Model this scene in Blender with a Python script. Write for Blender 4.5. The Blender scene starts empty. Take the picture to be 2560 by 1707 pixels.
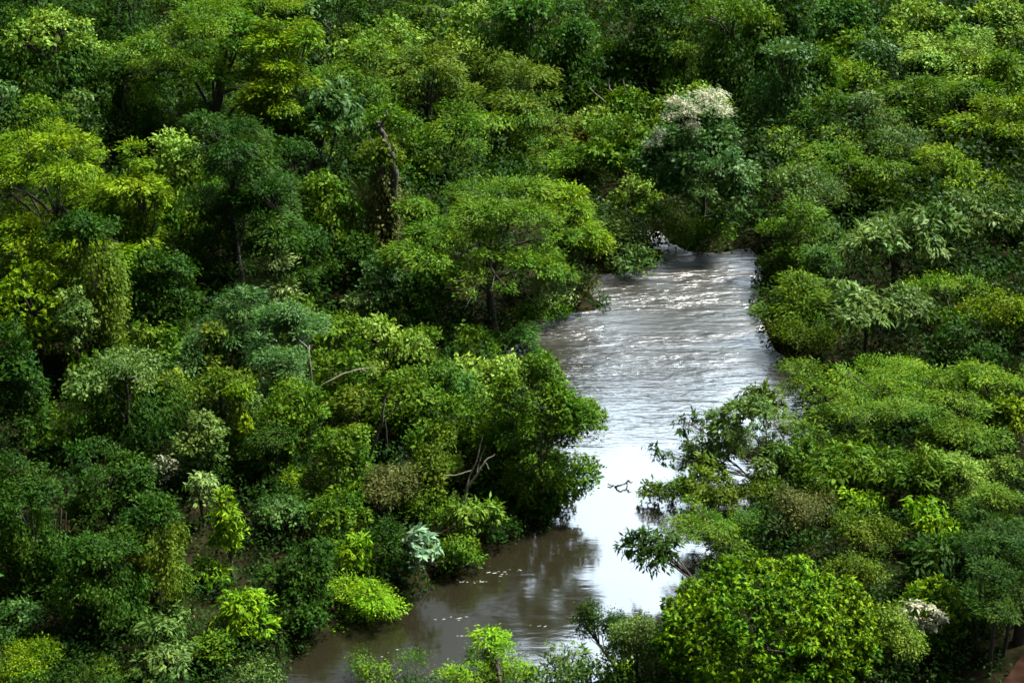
import bpy, math, numpy as np
R = math.radians
scene = bpy.context.scene
col = scene.collection

# ---------------------------------------------------------------- camera
PITCH = R(21.0); CAM_H = 25.0; LENS = 50.0
F = LENS / 36.0 * 2560.0              # focal length in pixels of a 2560 px wide picture
cam_d = bpy.data.cameras.new('camera'); cam = bpy.data.objects.new('camera', cam_d); col.objects.link(cam)
cam_d.lens = LENS; cam_d.sensor_width = 36.0; cam_d.clip_end = 2000.0
cam.location = (0, 0, CAM_H); cam.rotation_euler = (R(90) - PITCH, 0, 0)
scene.camera = cam

# ---------------------------------------------------------------- sky, sun, exposure
SUN_EL, SUN_AZ = R(60), R(68)         # azimuth clockwise from the viewing direction (+Y)
world = bpy.data.worlds.new('World'); scene.world = world; world.use_nodes = True
nt = world.node_tree; nt.nodes.clear()
out = nt.nodes.new('ShaderNodeOutputWorld'); bg = nt.nodes.new('ShaderNodeBackground')
sky = nt.nodes.new('ShaderNodeTexSky'); sky.sky_type = 'NISHITA'; sky.sun_disc = False
sky.sun_elevation = SUN_EL; sky.sun_rotation = SUN_AZ
sky.air_density = 1.0; sky.dust_density = 6.0; sky.ozone_density = 1.0
bw = nt.nodes.new('ShaderNodeRGBToBW'); mixc = nt.nodes.new('ShaderNodeMix'); mixc.data_type = 'RGBA'
tc = nt.nodes.new('ShaderNodeTexCoord'); nz = nt.nodes.new('ShaderNodeTexNoise')
nz.inputs['Scale'].default_value = 2.2; nz.inputs['Detail'].default_value = 5
rmp = nt.nodes.new('ShaderNodeMapRange'); rmp.inputs[1].default_value = .35; rmp.inputs[2].default_value = .6
rmp.inputs[3].default_value = .55; rmp.inputs[4].default_value = .95
mul = nt.nodes.new('ShaderNodeMath'); mul.operation = 'MULTIPLY'; mul.inputs[1].default_value = 1.35
nt.links.new(tc.outputs['Generated'], nz.inputs['Vector']); nt.links.new(nz.outputs['Fac'], rmp.inputs[0])
nt.links.new(rmp.outputs[0], mixc.inputs[0]); nt.links.new(sky.outputs[0], mixc.inputs[6])
nt.links.new(sky.outputs[0], bw.inputs[0]); nt.links.new(bw.outputs[0], mul.inputs[0]); nt.links.new(mul.outputs[0], mixc.inputs[7])
# added bright cloud band in the unseen sky, shaped for the water's reflections
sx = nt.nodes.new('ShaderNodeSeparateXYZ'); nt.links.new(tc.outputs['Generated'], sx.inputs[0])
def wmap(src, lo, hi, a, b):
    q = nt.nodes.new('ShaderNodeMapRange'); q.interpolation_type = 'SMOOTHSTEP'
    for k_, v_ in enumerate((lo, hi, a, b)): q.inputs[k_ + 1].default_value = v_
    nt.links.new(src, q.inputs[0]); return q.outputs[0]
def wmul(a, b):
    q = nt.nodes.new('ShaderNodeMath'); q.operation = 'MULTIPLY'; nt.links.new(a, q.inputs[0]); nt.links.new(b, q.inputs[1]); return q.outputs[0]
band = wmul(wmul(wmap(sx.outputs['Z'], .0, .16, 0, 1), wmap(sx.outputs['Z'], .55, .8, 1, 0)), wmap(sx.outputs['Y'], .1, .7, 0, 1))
band = wmul(band, wmap(sx.outputs['X'], -.01, .035, .0, 1))  # band cut off on the left so the pool mirrors dimmer sky
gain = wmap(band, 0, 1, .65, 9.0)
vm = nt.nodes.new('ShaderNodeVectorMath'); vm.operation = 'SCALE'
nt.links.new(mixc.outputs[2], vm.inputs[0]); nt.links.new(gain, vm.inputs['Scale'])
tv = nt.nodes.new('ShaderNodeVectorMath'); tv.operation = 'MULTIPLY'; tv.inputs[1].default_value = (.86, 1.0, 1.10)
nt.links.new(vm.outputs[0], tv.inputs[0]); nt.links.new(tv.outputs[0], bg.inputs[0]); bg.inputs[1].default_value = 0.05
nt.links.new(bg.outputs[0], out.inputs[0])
sun_d = bpy.data.lights.new('sun', 'SUN'); sun = bpy.data.objects.new('sun', sun_d); col.objects.link(sun)
sun_d.energy = 5.0; sun_d.angle = R(7); sun_d.color = (1.0, .96, .88)
sun.rotation_euler = (R(90) - SUN_EL, 0, math.pi - SUN_AZ)
scene.view_settings.view_transform = 'Standard'; scene.view_settings.look = 'None'
scene.view_settings.gamma = 1.0; scene.view_settings.exposure = 1.5
scene.cycles.max_bounces = 5; scene.cycles.diffuse_bounces = 2; scene.cycles.glossy_bounces = 3
scene.cycles.transmission_bounces = 2; scene.cycles.transparent_max_bounces = 4
scene.render.filter_size = 1.6; scene.cycles.filter_width = 1.6
scene.cycles.caustics_reflective = False; scene.cycles.caustics_refractive = False

# ---------------------------------------------------------------- measuring helpers
CP, SP = math.cos(PITCH), math.sin(PITCH)
def ray(u, v):
    x = (u - 1280.0) / F; y = (v - 853.5) / F
    return np.array([x, CP - y * SP, -SP - y * CP])
def at_depth(u, v, Y):                 # the point a picture position has at distance Y ahead
    d = ray(u, v); return np.array([0, 0, CAM_H]) + d * (Y / d[1])
def at_height(u, v, z):
    d = ray(u, v); return np.array([0, 0, CAM_H]) + d * ((z - CAM_H) / d[2])

LEFT = [(760,1900),(690,1780),(690,1690),(760,1610),(860,1570),(980,1530),(1050,1475),(1110,1440),(1200,1400),(1215,1350),(1260,1330),
        (1340,1318),(1405,1290),(1425,1240),(1390,1150),(1320,1000),(1275,900),(1268,838),(1340,800),(1440,784),(1520,772),(1475,722),(1485,690),
        (1560,682),(1640,662),(1665,640),(1615,592),(1560,556),(1500,530),(1420,505),(1300,490)]
RIGHT = [(1300,455),(1430,470),(1520,500),(1600,545),(1655,592),(1700,625),(1790,637),(1868,620),(1890,640),(1905,665),(1900,700),(1885,770),
         (1905,810),(1930,870),(1975,910),(2030,960),(2045,1020),(2010,1100),(1910,1250),(1800,1400),(1720,1520),(1620,1630),(1500,1695),
         (1380,1712),(1240,1722),(1100,1728),(970,1742),(905,1800),(880,1900)]
POLY = np.array([at_height(u, v, 0)[:2] for u, v in LEFT + RIGHT])
def river_sd(x, y):                    # distance to the water's edge, negative over the water
    x = np.asarray(x, float).ravel(); y = np.asarray(y, float).ravel()
    best = np.full(x.shape, 1e9); inside = np.zeros(x.shape, bool)
    bx = np.zeros(x.shape); by = np.zeros(x.shape)
    n = len(POLY)
    for i in range(n):
        ax, ay = POLY[i]; cx, cy = POLY[(i + 1) % n]
        ex, ey = cx - ax, cy - ay
        t = np.clip(((x - ax) * ex + (y - ay) * ey) / (ex * ex + ey * ey), 0, 1)
        qx, qy = ax + t * ex, ay + t * ey
        d = np.hypot(x - qx, y - qy); m = d < best
        best[m] = d[m]; bx[m] = qx[m]; by[m] = qy[m]
        cond = (ay > y) != (cy > y)
        with np.errstate(divide='ignore', invalid='ignore'):
            xi = ex * (y - ay) / (ey if ey else 1e-9) + ax
        inside ^= cond & (x < xi)
    return np.where(inside, -best, best), bx, by
def ground_h(x, y):
    sd, _, _ = river_sd(x, y)
    x = np.asarray(x, float).ravel(); y = np.asarray(y, float).ravel()
    slope = .12 + .05 * (1 / (1 + np.exp((x - .12 * y) / 3.0)))
    land = 0.45 * (1 - np.exp(-np.maximum(sd, 0) / 0.9)) + slope * np.clip(sd - 1.5, 0, 60)
    land += 0.25 * np.sin(x * .31 + 1.3) * np.sin(y * .23 + .4) * np.clip(sd / 4, 0, 1)
    return np.where(sd < 0, -1.1 * (1 - np.exp(sd / 1.2)) - .02, land)
def gh(x, y): return float(ground_h([x], [y])[0])

# ---------------------------------------------------------------- mesh + tag helpers
def tag(o, label=None, cat=None, group=None, kind=None):
    for k, v in (('label', label), ('category', cat), ('group', group), ('kind', kind)):
        if v: o[k] = v
    return o
def empty(name, loc):
    o = bpy.data.objects.new(name, None); o.location = loc; o.empty_display_size = .3; col.objects.link(o); return o
def mesh_obj(name, V, faces, sizes, m, parent=None, origin=None, smooth=False, tint=None):
    """V (n,3); faces flat index array; sizes = verts per face"""
    V = np.asarray(V, np.float32)
    if origin is not None: V = V - np.asarray(origin, np.float32)
    me = bpy.data.meshes.new(name)
    me.vertices.add(len(V)); me.vertices.foreach_set('co', V.ravel())
    faces = np.asarray(faces, np.int32).ravel(); nf = len(faces) // sizes
    me.loops.add(len(faces)); me.loops.foreach_set('vertex_index', faces)
    me.polygons.add(nf); me.polygons.foreach_set('loop_start', np.arange(0, nf * sizes, sizes, dtype=np.int32))
    if smooth: me.polygons.foreach_set('use_smooth', np.ones(nf, bool))
    if tint is not None:
        a = me.attributes.new('tint', 'FLOAT', 'FACE'); a.data.foreach_set('value', np.asarray(tint, np.float32))
    me.materials.append(m); me.update(calc_edges=True)
    o = bpy.data.objects.new(name, me); col.objects.link(o)
    if parent is not None: o.parent = parent
    elif origin is not None: o.location = origin
    return o
def norm(a): return a / np.maximum(np.linalg.norm(a, axis=-1, keepdims=True), 1e-9)

class Tubes:                           # collects tapered tubes into one mesh
    def __init__(s): s.V = []; s.Fc = []; s.n = 0
    def add(s, pts, rads, k=6):
        pts = np.asarray(pts, float); rads = np.asarray(rads, float); m = len(pts)
        T = norm(np.gradient(pts, axis=0)); up = np.array([.31, .2, .93]);
        X = norm(np.cross(T, up) + 1e-6); Y = np.cross(T, X)
        a = np.arange(k) / k * 2 * np.pi
        ring = pts[:, None, :] + rads[:, None, None] * (np.cos(a)[None, :, None] * X[:, None, :] + np.sin(a)[None, :, None] * Y[:, None, :])
        s.V.append(ring.reshape(-1, 3))
        i = np.arange(m - 1)[:, None] * k; j = np.arange(k)[None, :]; j2 = (j + 1) % k
        s.Fc.append(np.stack([i + j, i + j2, i + k + j2, i + k + j], -1).reshape(-1, 4) + s.n); s.n += m * k
    def build(s, name, m, parent=None, origin=None):
        return mesh_obj(name, np.concatenate(s.V), np.concatenate(s.Fc), 4, m, parent, origin, smooth=True)
def wiggle(rng, p, q, n, amp, sag=0.0):
    t = np.linspace(0, 1, n)[:, None]
    w = rng.normal(0, amp, (n, 3)); w[0] = 0; w[-1] *= .3
    w = np.cumsum(w, 0) * .6 * np.sin(np.pi * np.clip(t, .05, 1)) + 0
    pts = np.asarray(p) * (1 - t) + np.asarray(q) * t + w
    pts[:, 2] += sag * np.sin(np.pi * t[:, 0])
    return pts

# ---------------------------------------------------------------- materials
def new_mat(name):
    m = bpy.data.materials.new(name); m.use_nodes = True; m.node_tree.nodes.clear(); return m, m.node_tree
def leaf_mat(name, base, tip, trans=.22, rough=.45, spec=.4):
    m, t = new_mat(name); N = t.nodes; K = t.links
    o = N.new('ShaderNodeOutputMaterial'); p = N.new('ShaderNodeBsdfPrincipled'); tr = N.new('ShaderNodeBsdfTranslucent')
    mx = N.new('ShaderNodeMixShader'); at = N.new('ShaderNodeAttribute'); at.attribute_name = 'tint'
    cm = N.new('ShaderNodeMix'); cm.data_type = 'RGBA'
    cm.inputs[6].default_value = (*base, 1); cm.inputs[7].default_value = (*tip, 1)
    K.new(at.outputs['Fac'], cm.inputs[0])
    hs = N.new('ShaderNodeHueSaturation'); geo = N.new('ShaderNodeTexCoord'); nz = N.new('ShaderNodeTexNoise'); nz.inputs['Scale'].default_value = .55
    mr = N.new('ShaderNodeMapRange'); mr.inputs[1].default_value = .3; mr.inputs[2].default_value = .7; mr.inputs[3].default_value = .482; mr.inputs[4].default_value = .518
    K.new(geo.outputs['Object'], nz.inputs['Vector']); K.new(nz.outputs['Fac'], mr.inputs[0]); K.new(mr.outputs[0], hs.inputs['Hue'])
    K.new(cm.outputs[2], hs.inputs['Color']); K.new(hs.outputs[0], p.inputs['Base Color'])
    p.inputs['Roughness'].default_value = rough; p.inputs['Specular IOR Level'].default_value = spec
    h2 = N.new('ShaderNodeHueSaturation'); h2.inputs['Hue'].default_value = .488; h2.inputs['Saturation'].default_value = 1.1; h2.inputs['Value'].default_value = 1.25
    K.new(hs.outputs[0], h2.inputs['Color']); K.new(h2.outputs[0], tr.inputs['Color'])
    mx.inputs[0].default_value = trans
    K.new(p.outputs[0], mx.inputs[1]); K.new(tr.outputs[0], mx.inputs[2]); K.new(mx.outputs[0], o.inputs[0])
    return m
def bark_mat(name, c1, c2):
    m, t = new_mat(name); N = t.nodes; K = t.links
    o = N.new('ShaderNodeOutputMaterial'); p = N.new('ShaderNodeBsdfPrincipled'); g = N.new('ShaderNodeTexCoord')
    mp = N.new('ShaderNodeMapping'); mp.inputs['Scale'].default_value = (6, 6, 1.2); nz = N.new('ShaderNodeTexNoise'); nz.inputs['Detail'].default_value = 5
    nz.inputs['Scale'].default_value = 2.0
    cm = N.new('ShaderNodeMix'); cm.data_type = 'RGBA'; cm.inputs[6].default_value = (*c1, 1); cm.inputs[7].default_value = (*c2, 1)
    bp = N.new('ShaderNodeBump'); bp.inputs['Strength'].default_value = .6; bp.inputs['Distance'].default_value = .05
    K.new(g.outputs['Object'], mp.inputs[0]); K.new(mp.outputs[0], nz.inputs['Vector']); K.new(nz.outputs['Fac'], cm.inputs[0])
    K.new(nz.outputs['Fac'], bp.inputs['Height']); K.new(bp.outputs[0], p.inputs['Normal'])
    K.new(cm.outputs[2], p.inputs['Base Color']); p.inputs['Roughness'].default_value = .85; K.new(p.outputs[0], o.inputs[0])
    return m
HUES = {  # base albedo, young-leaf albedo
 'dk': ((.009,.032,.004), (.042,.102,.008)), 'em': ((.016,.062,.008), (.070,.160,.018)), 'bg': ((.019,.064,.012), (.090,.180,.036)),  # dk: dark leaves, darkened further to paint in shade from taller trees
 'md': ((.022,.068,.004), (.118,.212,.011)), 'li': ((.055,.125,.010), (.270,.405,.060)), 'ly': ((.050,.135,.003), (.230,.375,.010)),  # li: pale leaves, brightened further to paint sunlight on the lit crowns
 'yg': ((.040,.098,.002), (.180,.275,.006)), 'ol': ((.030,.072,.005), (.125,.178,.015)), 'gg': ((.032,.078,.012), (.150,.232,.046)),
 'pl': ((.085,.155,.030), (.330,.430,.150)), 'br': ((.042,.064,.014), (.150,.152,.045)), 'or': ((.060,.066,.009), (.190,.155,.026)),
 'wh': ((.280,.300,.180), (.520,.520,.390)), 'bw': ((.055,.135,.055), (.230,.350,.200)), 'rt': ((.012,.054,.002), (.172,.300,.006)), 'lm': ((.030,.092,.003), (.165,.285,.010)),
 'ug': ((.006,.020,.003), (.022,.058,.005))}  # ug: darkened to paint shadow into the gaps between trees
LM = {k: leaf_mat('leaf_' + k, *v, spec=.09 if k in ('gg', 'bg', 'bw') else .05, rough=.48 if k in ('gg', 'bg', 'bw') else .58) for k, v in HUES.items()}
BARK = bark_mat('dark_bark', (.018,.013,.010), (.06,.048,.036)); PALE = bark_mat('pale_dead_wood', (.10,.08,.06), (.25,.21,.165))
TWIG = bark_mat('brown_twig', (.05,.032,.02), (.13,.09,.06)); BLACKWOOD = bark_mat('wet_black_wood', (.008,.007,.006), (.02,.017,.014))

# ---------------------------------------------------------------- leaves
def leaves_mesh(name, P, T, Nn, L, W, tint, m, parent=None, origin=None):
    T = norm(T); Nn = Nn - T * np.sum(T * Nn, 1, keepdims=True); Nn = norm(Nn); S = np.cross(T, Nn)
    L = L[:, None]; W = W[:, None]
    v0 = P; v2 = P + T * L - Nn * L * .12
    mid = P + T * L * .45 + Nn * W * .12
    V = np.stack([v0, mid + S * W * .5, v2, mid - S * W * .5], 1).reshape(-1, 3)
    return mesh_obj(name, V, np.arange(len(V)), 4, m, parent, origin, tint=tint)

# style: leaf length px, width ratio, puff radius (of crown), puff count, flatness, droop, axis weight, randomness, up-normal, clear trunk, cover
ST = {
 'F': dict(lobes=13, down=0.35, lump=0.10, tuft=40, dens=0.62, L=10, w=.36, pr=.27, n=40, flat=.36, dr=.35, ta=1.1, tr=.55, nu=1.0, nr=.55, tk=.40, cov=1.4, m=9, sr=1.2, zlo=-.65, yg=.7, name='feathery_tree', cat='tree'),
 'B': dict(lobes=8, down=0.50, lump=0.10, tuft=33, dens=0.62, L=11, w=.54, pr=.36, n=22, flat=.66, dr=.30, ta=.7, tr=.80, nu=.75, nr=.65, tk=.12, cov=1.15, m=8, sr=1.1, zlo=-.75, name='bushy_tree', cat='tree'),
 'W': dict(lobes=1, down=0.00, lump=0.04, tuft=24, dens=0.85, L=14, w=.46, pr=.22, n=60, flat=.80, dr=.45, ta=.55, tr=.95, nu=.7, nr=.45, tk=.10, cov=1.3, m=8, sr=.25, zlo=-.75, yg=.9, name='broadleaf_tree', cat='tree'),
 'L': dict(lobes=5, down=0.30, lump=0.12, tuft=34, dens=0.60, L=19, w=.32, pr=.30, n=24, flat=.62, dr=.75, ta=.7, tr=.75, nu=.8, nr=.50, tk=.12, cov=1.05, m=7, sr=.5, zlo=-.6, name='long_leaf_tree', cat='tree'),
 'S': dict(lobes=5, down=0.10, lump=0.14, tuft=34, dens=0.60, L=9,  w=.42, pr=.34, n=24, flat=.80, dr=.15, ta=.6, tr=1.0, nu=.5, nr=.8, tk=.0, cov=.8, m=7, sr=1.6, zlo=-.7, name='scrub_bush', cat='bush'),
 'P': dict(lobes=1, down=0.00, lump=0.10, tuft=36, dens=0.45, L=22, w=.42, pr=.30, n=9, flat=.5, dr=.5, ta=.2, tr=1.0, nu=1.3, nr=.25, tk=.3, cov=.6, m=9, sr=.1, zlo=-.4, name='pale_leaf_tree', cat='tree'),
 'V': dict(lobes=4, down=0.00, lump=0.10, tuft=34, dens=0.60, L=11, w=.50, pr=.42, n=16, flat=.6, dr=.45, ta=.7, tr=.8, nu=.7, nr=.7, tk=.0, cov=1.0, m=8, sr=1.2, zlo=-.4, name='vine_draped_tree', cat='tree'),
}
def puff_layout(rng, a, b, c, st, n, px):
    tr_ = st['tuft'] * px; pr_ = min(.42 * a, tr_); n = int(np.clip(st['dens'] * (1.9 if st['lobes'] == 1 else 1) * 4.2 * a * c / pr_ ** 2 / (1.3 if st['flat'] > .5 else .9), 12, 620))
    k = st['lobes']; flat = st['flat'] < .5; i = np.arange(k); dn = st['down']
    if k == 1: lc = np.zeros((1, 3)); lr = np.array([[a, b, c]])
    else:
        an = i * 2.39996 + rng.uniform(0, 6.28); rd = np.sqrt((i + .3) / k) * (.62 if flat else .55)
        zz = rng.permutation(np.linspace(-.75 - dn, .62, k)) if flat else .55 - rd * .9 + rng.normal(0, .18, k) - dn * (i % 2) * rng.uniform(.4, 1.2, k)
        zz = np.clip(zz, -.8 - dn, .6)
        if flat: rd = rd * np.clip(1.15 - .45 * np.abs(zz + .1), .5, 1.1)
        q = rng.uniform(.26, .58, k) if flat else rng.uniform(.34, .60, k)
        lr = np.stack([a * q, b * q, np.minimum(c * q * (.72 if flat else 1.0), c * .6)], 1)
        lc = np.stack([np.cos(an) * rd * a, np.sin(an) * rd * b, zz * c], 1)
        top = lc[:, 2] + lr[:, 2]; lc[:, 2] += (c - top.max())
    w = lr[:, 0] * (lr[:, 0] + lr[:, 2]); li = rng.choice(k, n * 2, p=w / w.sum()); m_ = n * 2
    z = rng.uniform(st['zlo'], 1, m_); ph = rng.uniform(0, 6.283, m_); s = np.sqrt(1 - z * z)
    d = np.stack([s * np.cos(ph), s * np.sin(ph), z], 1)
    r = pr_ * rng.uniform(.55, 1.4, m_) ** 1.1
    axes = norm(rng.normal(0, 1, (5, 3))); lump = 1 + st['lump'] * np.sum(np.sin(3.2 * d @ axes.T + rng.uniform(0, 6.28, 5)), 1)
    ext = np.maximum(lr[li] - np.stack([r * .7, r * .7, r * .7 * st['flat']], 1), .25 * lr[li])
    P = lc[li] + d * ext * (rng.uniform(.82, 1.08, m_) * np.clip(lump, .55, 1.35))[:, None]
    inside = np.zeros(m_, bool)
    for j in range(k): inside |= (np.sum(((P - lc[j]) / lr[j]) ** 2, 1) < .5) & (li != j)
    keep = np.where(~inside)[0]
    # spread: drop puffs that sit on top of one another
    sel = []; pk = P[keep]; rk = r[keep]
    for j in range(len(keep)):
        if len(sel) < n and (not sel or np.min(np.sum((pk[sel] - pk[j]) ** 2, 1) / (rk[sel] + rk[j]) ** 2) > .10): sel.append(j)
    keep = keep[sel] if len(sel) >= 6 else keep[:max(6, n)]
    return P[keep], r[keep], d[keep]
def foliage(rng, a, b, c, D, st, cover=1.0, n=None):
    px = D / F / CP * 1.0
    L0 = st['L'] * px; W0 = L0 * st['w']
    pc, pr, pd = puff_layout(rng, a, b, c, st, n, px)
    N = int(min(90000, cover * st['cov'] * 4.2 * math.pi * a * c / (.5 * L0 * W0)))
    ns = max(20, N // st['m'])
    w = pr ** 2; idx = rng.choice(len(pr), ns, p=w / w.sum())
    z = rng.uniform(-.22, 1, ns); ph = rng.uniform(0, 6.283, ns); s = np.sqrt(1 - z * z)
    sd = np.stack([s * np.cos(ph), s * np.sin(ph), z], 1)
    edge = .55 + .5 * rng.uniform(0, 1, ns) ** .6
    pos = pc[idx] + sd * (pr[idx] * edge)[:, None] * np.array([1, 1, st['flat']])
    outw = norm(pd[idx] * .7 + sd); outw[:, 2] *= (.35 if st['flat'] < .5 else .9); ax = norm(outw + np.array([0, 0, .12]))
    puff_t = rng.uniform(0, .45, len(pr)); spr_t = rng.random(ns) ** 2 * .55
    m = st['m']; I = np.repeat(np.arange(ns), m); n_ = len(I)
    rnd = norm(rng.normal(0, 1, (n_, 3)) + 1.1 * rng.normal(0, 1, (ns, 3))[I]); tilt = rng.normal(0, 1, (ns, 3))[I]
    P = pos[I] + rng.normal(0, 1, (n_, 3)) * (L0 * st['sr'] * .5) + (ax[I] * (np.tile(np.arange(m), ns)[:, None] / m - .5) * L0 * st['sr'])
    T = ax[I] * st['ta'] + rnd * st['tr']; T[:, 2] -= st['dr']
    Nn = sd[I] * .95 + pd[idx][I] * .35 + (.35 * rng.normal(0, 1, (n_, 3)) + .55 * tilt) * st['nr']; Nn[:, 2] += st['nu'] * .7
    sc = rng.uniform(.55, 1.2, n_) * rng.uniform(.7, 1.3, len(pr))[idx][I]
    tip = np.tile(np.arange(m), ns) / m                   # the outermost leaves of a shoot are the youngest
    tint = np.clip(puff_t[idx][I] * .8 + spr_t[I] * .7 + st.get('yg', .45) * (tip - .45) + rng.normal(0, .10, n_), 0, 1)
    return (P, T, Nn, L0 * sc, W0 * sc * rng.uniform(.8, 1.15, n_), tint), pc, pr
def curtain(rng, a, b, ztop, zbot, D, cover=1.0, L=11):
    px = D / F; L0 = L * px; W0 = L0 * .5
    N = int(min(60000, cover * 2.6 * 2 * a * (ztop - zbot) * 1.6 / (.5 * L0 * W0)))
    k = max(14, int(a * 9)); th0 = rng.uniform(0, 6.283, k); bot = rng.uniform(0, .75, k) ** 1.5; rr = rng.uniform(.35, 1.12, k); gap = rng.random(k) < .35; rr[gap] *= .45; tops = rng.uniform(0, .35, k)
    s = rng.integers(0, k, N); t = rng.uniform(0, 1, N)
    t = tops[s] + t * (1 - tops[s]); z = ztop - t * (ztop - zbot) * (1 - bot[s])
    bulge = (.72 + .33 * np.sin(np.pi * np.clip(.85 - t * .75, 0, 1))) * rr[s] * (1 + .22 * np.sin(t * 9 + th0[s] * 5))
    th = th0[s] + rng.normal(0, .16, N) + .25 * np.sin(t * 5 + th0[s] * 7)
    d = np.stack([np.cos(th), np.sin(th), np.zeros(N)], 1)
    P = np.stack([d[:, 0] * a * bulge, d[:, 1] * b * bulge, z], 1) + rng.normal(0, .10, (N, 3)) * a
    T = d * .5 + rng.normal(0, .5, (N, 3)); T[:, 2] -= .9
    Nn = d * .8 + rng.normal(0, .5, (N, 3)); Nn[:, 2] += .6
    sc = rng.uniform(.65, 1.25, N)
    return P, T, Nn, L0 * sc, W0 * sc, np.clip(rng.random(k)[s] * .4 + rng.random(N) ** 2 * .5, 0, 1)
def trunk_mesh(rng, base, top, pc, pr, a, name='trunk', m=None, r0=None, parent=None, nb=9):
    tb = Tubes(); base = np.asarray(base, float); top = np.asarray(top, float); h = np.linalg.norm(top - base)
    r0 = r0 or max(.05, .028 * h + .018 * a)
    main = wiggle(rng, base, top, 9, .02 * h)
    tb.add(main, np.linspace(r0, r0 * .35, 9) * np.r_[1.35, np.ones(8)], 7)
    for i in rng.permutation(len(pc))[:nb]:
        k = int(rng.integers(3, 8)); tgt = pc[i] + np.array([0, 0, -.1 * pr[i]])
        br = wiggle(rng, main[k], tgt, 7, .03 * np.linalg.norm(tgt - main[k]) + .01, sag=.06 * a)
        tb.add(br, np.linspace(r0 * .4, r0 * .08, 7), 5)
        for _ in range(3):
            e = tgt + rng.normal(0, .6, 3) * pr[i]
            tb.add(wiggle(rng, br[4], e, 5, .03), np.linspace(r0 * .14, r0 * .04, 5), 4)
    return tb.build(name, m or BARK, parent)

# ---------------------------------------------------------------- setting: ground, water, path
m, t = new_mat('forest_floor'); N = t.nodes; K = t.links
o = N.new('ShaderNodeOutputMaterial'); p = N.new('ShaderNodeBsdfPrincipled'); g = N.new('ShaderNodeTexCoord')
nz = N.new('ShaderNodeTexNoise'); nz.inputs['Scale'].default_value = 1.4; nz.inputs['Detail'].default_value = 8
cr = N.new('ShaderNodeValToRGB'); cr.color_ramp.elements[0].position = .35; cr.color_ramp.elements[0].color = (.005,.007,.003,1)
cr.color_ramp.elements[1].position = .7; cr.color_ramp.elements[1].color = (.022,.018,.009,1)
bp = N.new('ShaderNodeBump'); bp.inputs['Distance'].default_value = .2
K.new(g.outputs['Object'], nz.inputs['Vector']); K.new(nz.outputs['Fac'], cr.inputs[0]); K.new(cr.outputs[0], p.inputs['Base Color'])
K.new(nz.outputs['Fac'], bp.inputs['Height']); K.new(bp.outputs[0], p.inputs['Normal']); p.inputs['Roughness'].default_value = 1.0; p.inputs['Specular IOR Level'].default_value = 0.0; K.new(p.outputs[0], o.inputs[0])
FLOOR = m
xs = np.concatenate([np.arange(-260, -60, 10.), np.arange(-60, 60, .8), np.arange(60, 261, 10.)])
ys = np.concatenate([np.arange(-40, 24, 8.), np.arange(24, 130, .8), np.arange(130, 420, 12.)])
GX, GY = np.meshgrid(xs, ys); GZ = ground_h(GX, GY).reshape(GX.shape)
nx, ny = len(xs), len(ys); i = (np.arange(ny - 1)[:, None] * nx + np.arange(nx - 1)[None, :])
fc = np.stack([i, i + 1, i + nx + 1, i + nx], -1).reshape(-1, 4)
tag(mesh_obj('ground', np.stack([GX, GY, GZ], -1).reshape(-1, 3), fc, 4, FLOOR, smooth=True), kind='structure')

m, t = new_mat('river_water'); N = t.nodes; K = t.links
o = N.new('ShaderNodeOutputMaterial'); p = N.new('ShaderNodeBsdfPrincipled'); g = N.new('ShaderNodeTexCoord')
def noise(scale, vec, det=3, sc=(1, 1, 1)):
    mp = N.new('ShaderNodeMapping'); mp.inputs['Scale'].default_value = sc; K.new(vec, mp.inputs[0])
    n_ = N.new('ShaderNodeTexNoise'); n_.inputs['Scale'].default_value = scale; n_.inputs['Detail'].default_value = det
    n_.inputs['Distortion'].default_value = .6; K.new(mp.outputs[0], n_.inputs['Vector']); return n_.outputs['Fac']
def math_(op, a_, b_):
    q = N.new('ShaderNodeMath'); q.operation = op
    for k_, s_ in enumerate((a_, b_)):
        if isinstance(s_, (int, float)): q.inputs[k_].default_value = s_
        else: K.new(s_, q.inputs[k_])
    return q.outputs[0]
ob = g.outputs['Object']
fine = noise(2.4, ob, 4, (.7, 2.2, 1)); mid = noise(.62, ob, 3, (.6, 2.0, 1)); big = noise(.16, ob, 2, (.8, 1.6, 1))
sep = N.new('ShaderNodeSeparateXYZ'); K.new(ob, sep.inputs[0])
mr = N.new('ShaderNodeMapRange'); mr.inputs[1].default_value = 47; mr.inputs[2].default_value = 72; mr.inputs[3].default_value = .10; mr.inputs[4].default_value = 2.0
mr.interpolation_type = 'SMOOTHSTEP'; K.new(sep.outputs['Y'], mr.inputs[0])
hgt = math_('ADD', math_('MULTIPLY', fine, .34), math_('ADD', math_('MULTIPLY', mid, 1.1), math_('MULTIPLY', big, .8)))
patch = N.new('ShaderNodeMapRange'); patch.inputs[1].default_value = .35; patch.inputs[2].default_value = .65; patch.inputs[3].default_value = .5; patch.inputs[4].default_value = 1.3
K.new(big, patch.inputs[0])
bp = N.new('ShaderNodeBump'); bp.inputs['Distance'].default_value = .31
K.new(hgt, bp.inputs['Height']); K.new(math_('MULTIPLY', math_('MULTIPLY', mr.outputs[0], patch.outputs[0]), .55), bp.inputs['Strength'])
cm = N.new('ShaderNodeMix'); cm.data_type = 'RGBA'; cm.inputs[6].default_value = (.0098,.0086,.0040,1); cm.inputs[7].default_value = (.0120,.0108,.0058,1)
K.new(big, cm.inputs[0]); K.new(cm.outputs[2], p.inputs['Base Color']); K.new(bp.outputs[0], p.inputs['Normal'])
p.inputs['Roughness'].default_value = .12; p.inputs['IOR'].default_value = 1.75; p.inputs['Specular IOR Level'].default_value = 1.0
K.new(p.outputs[0], o.inputs[0])
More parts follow.
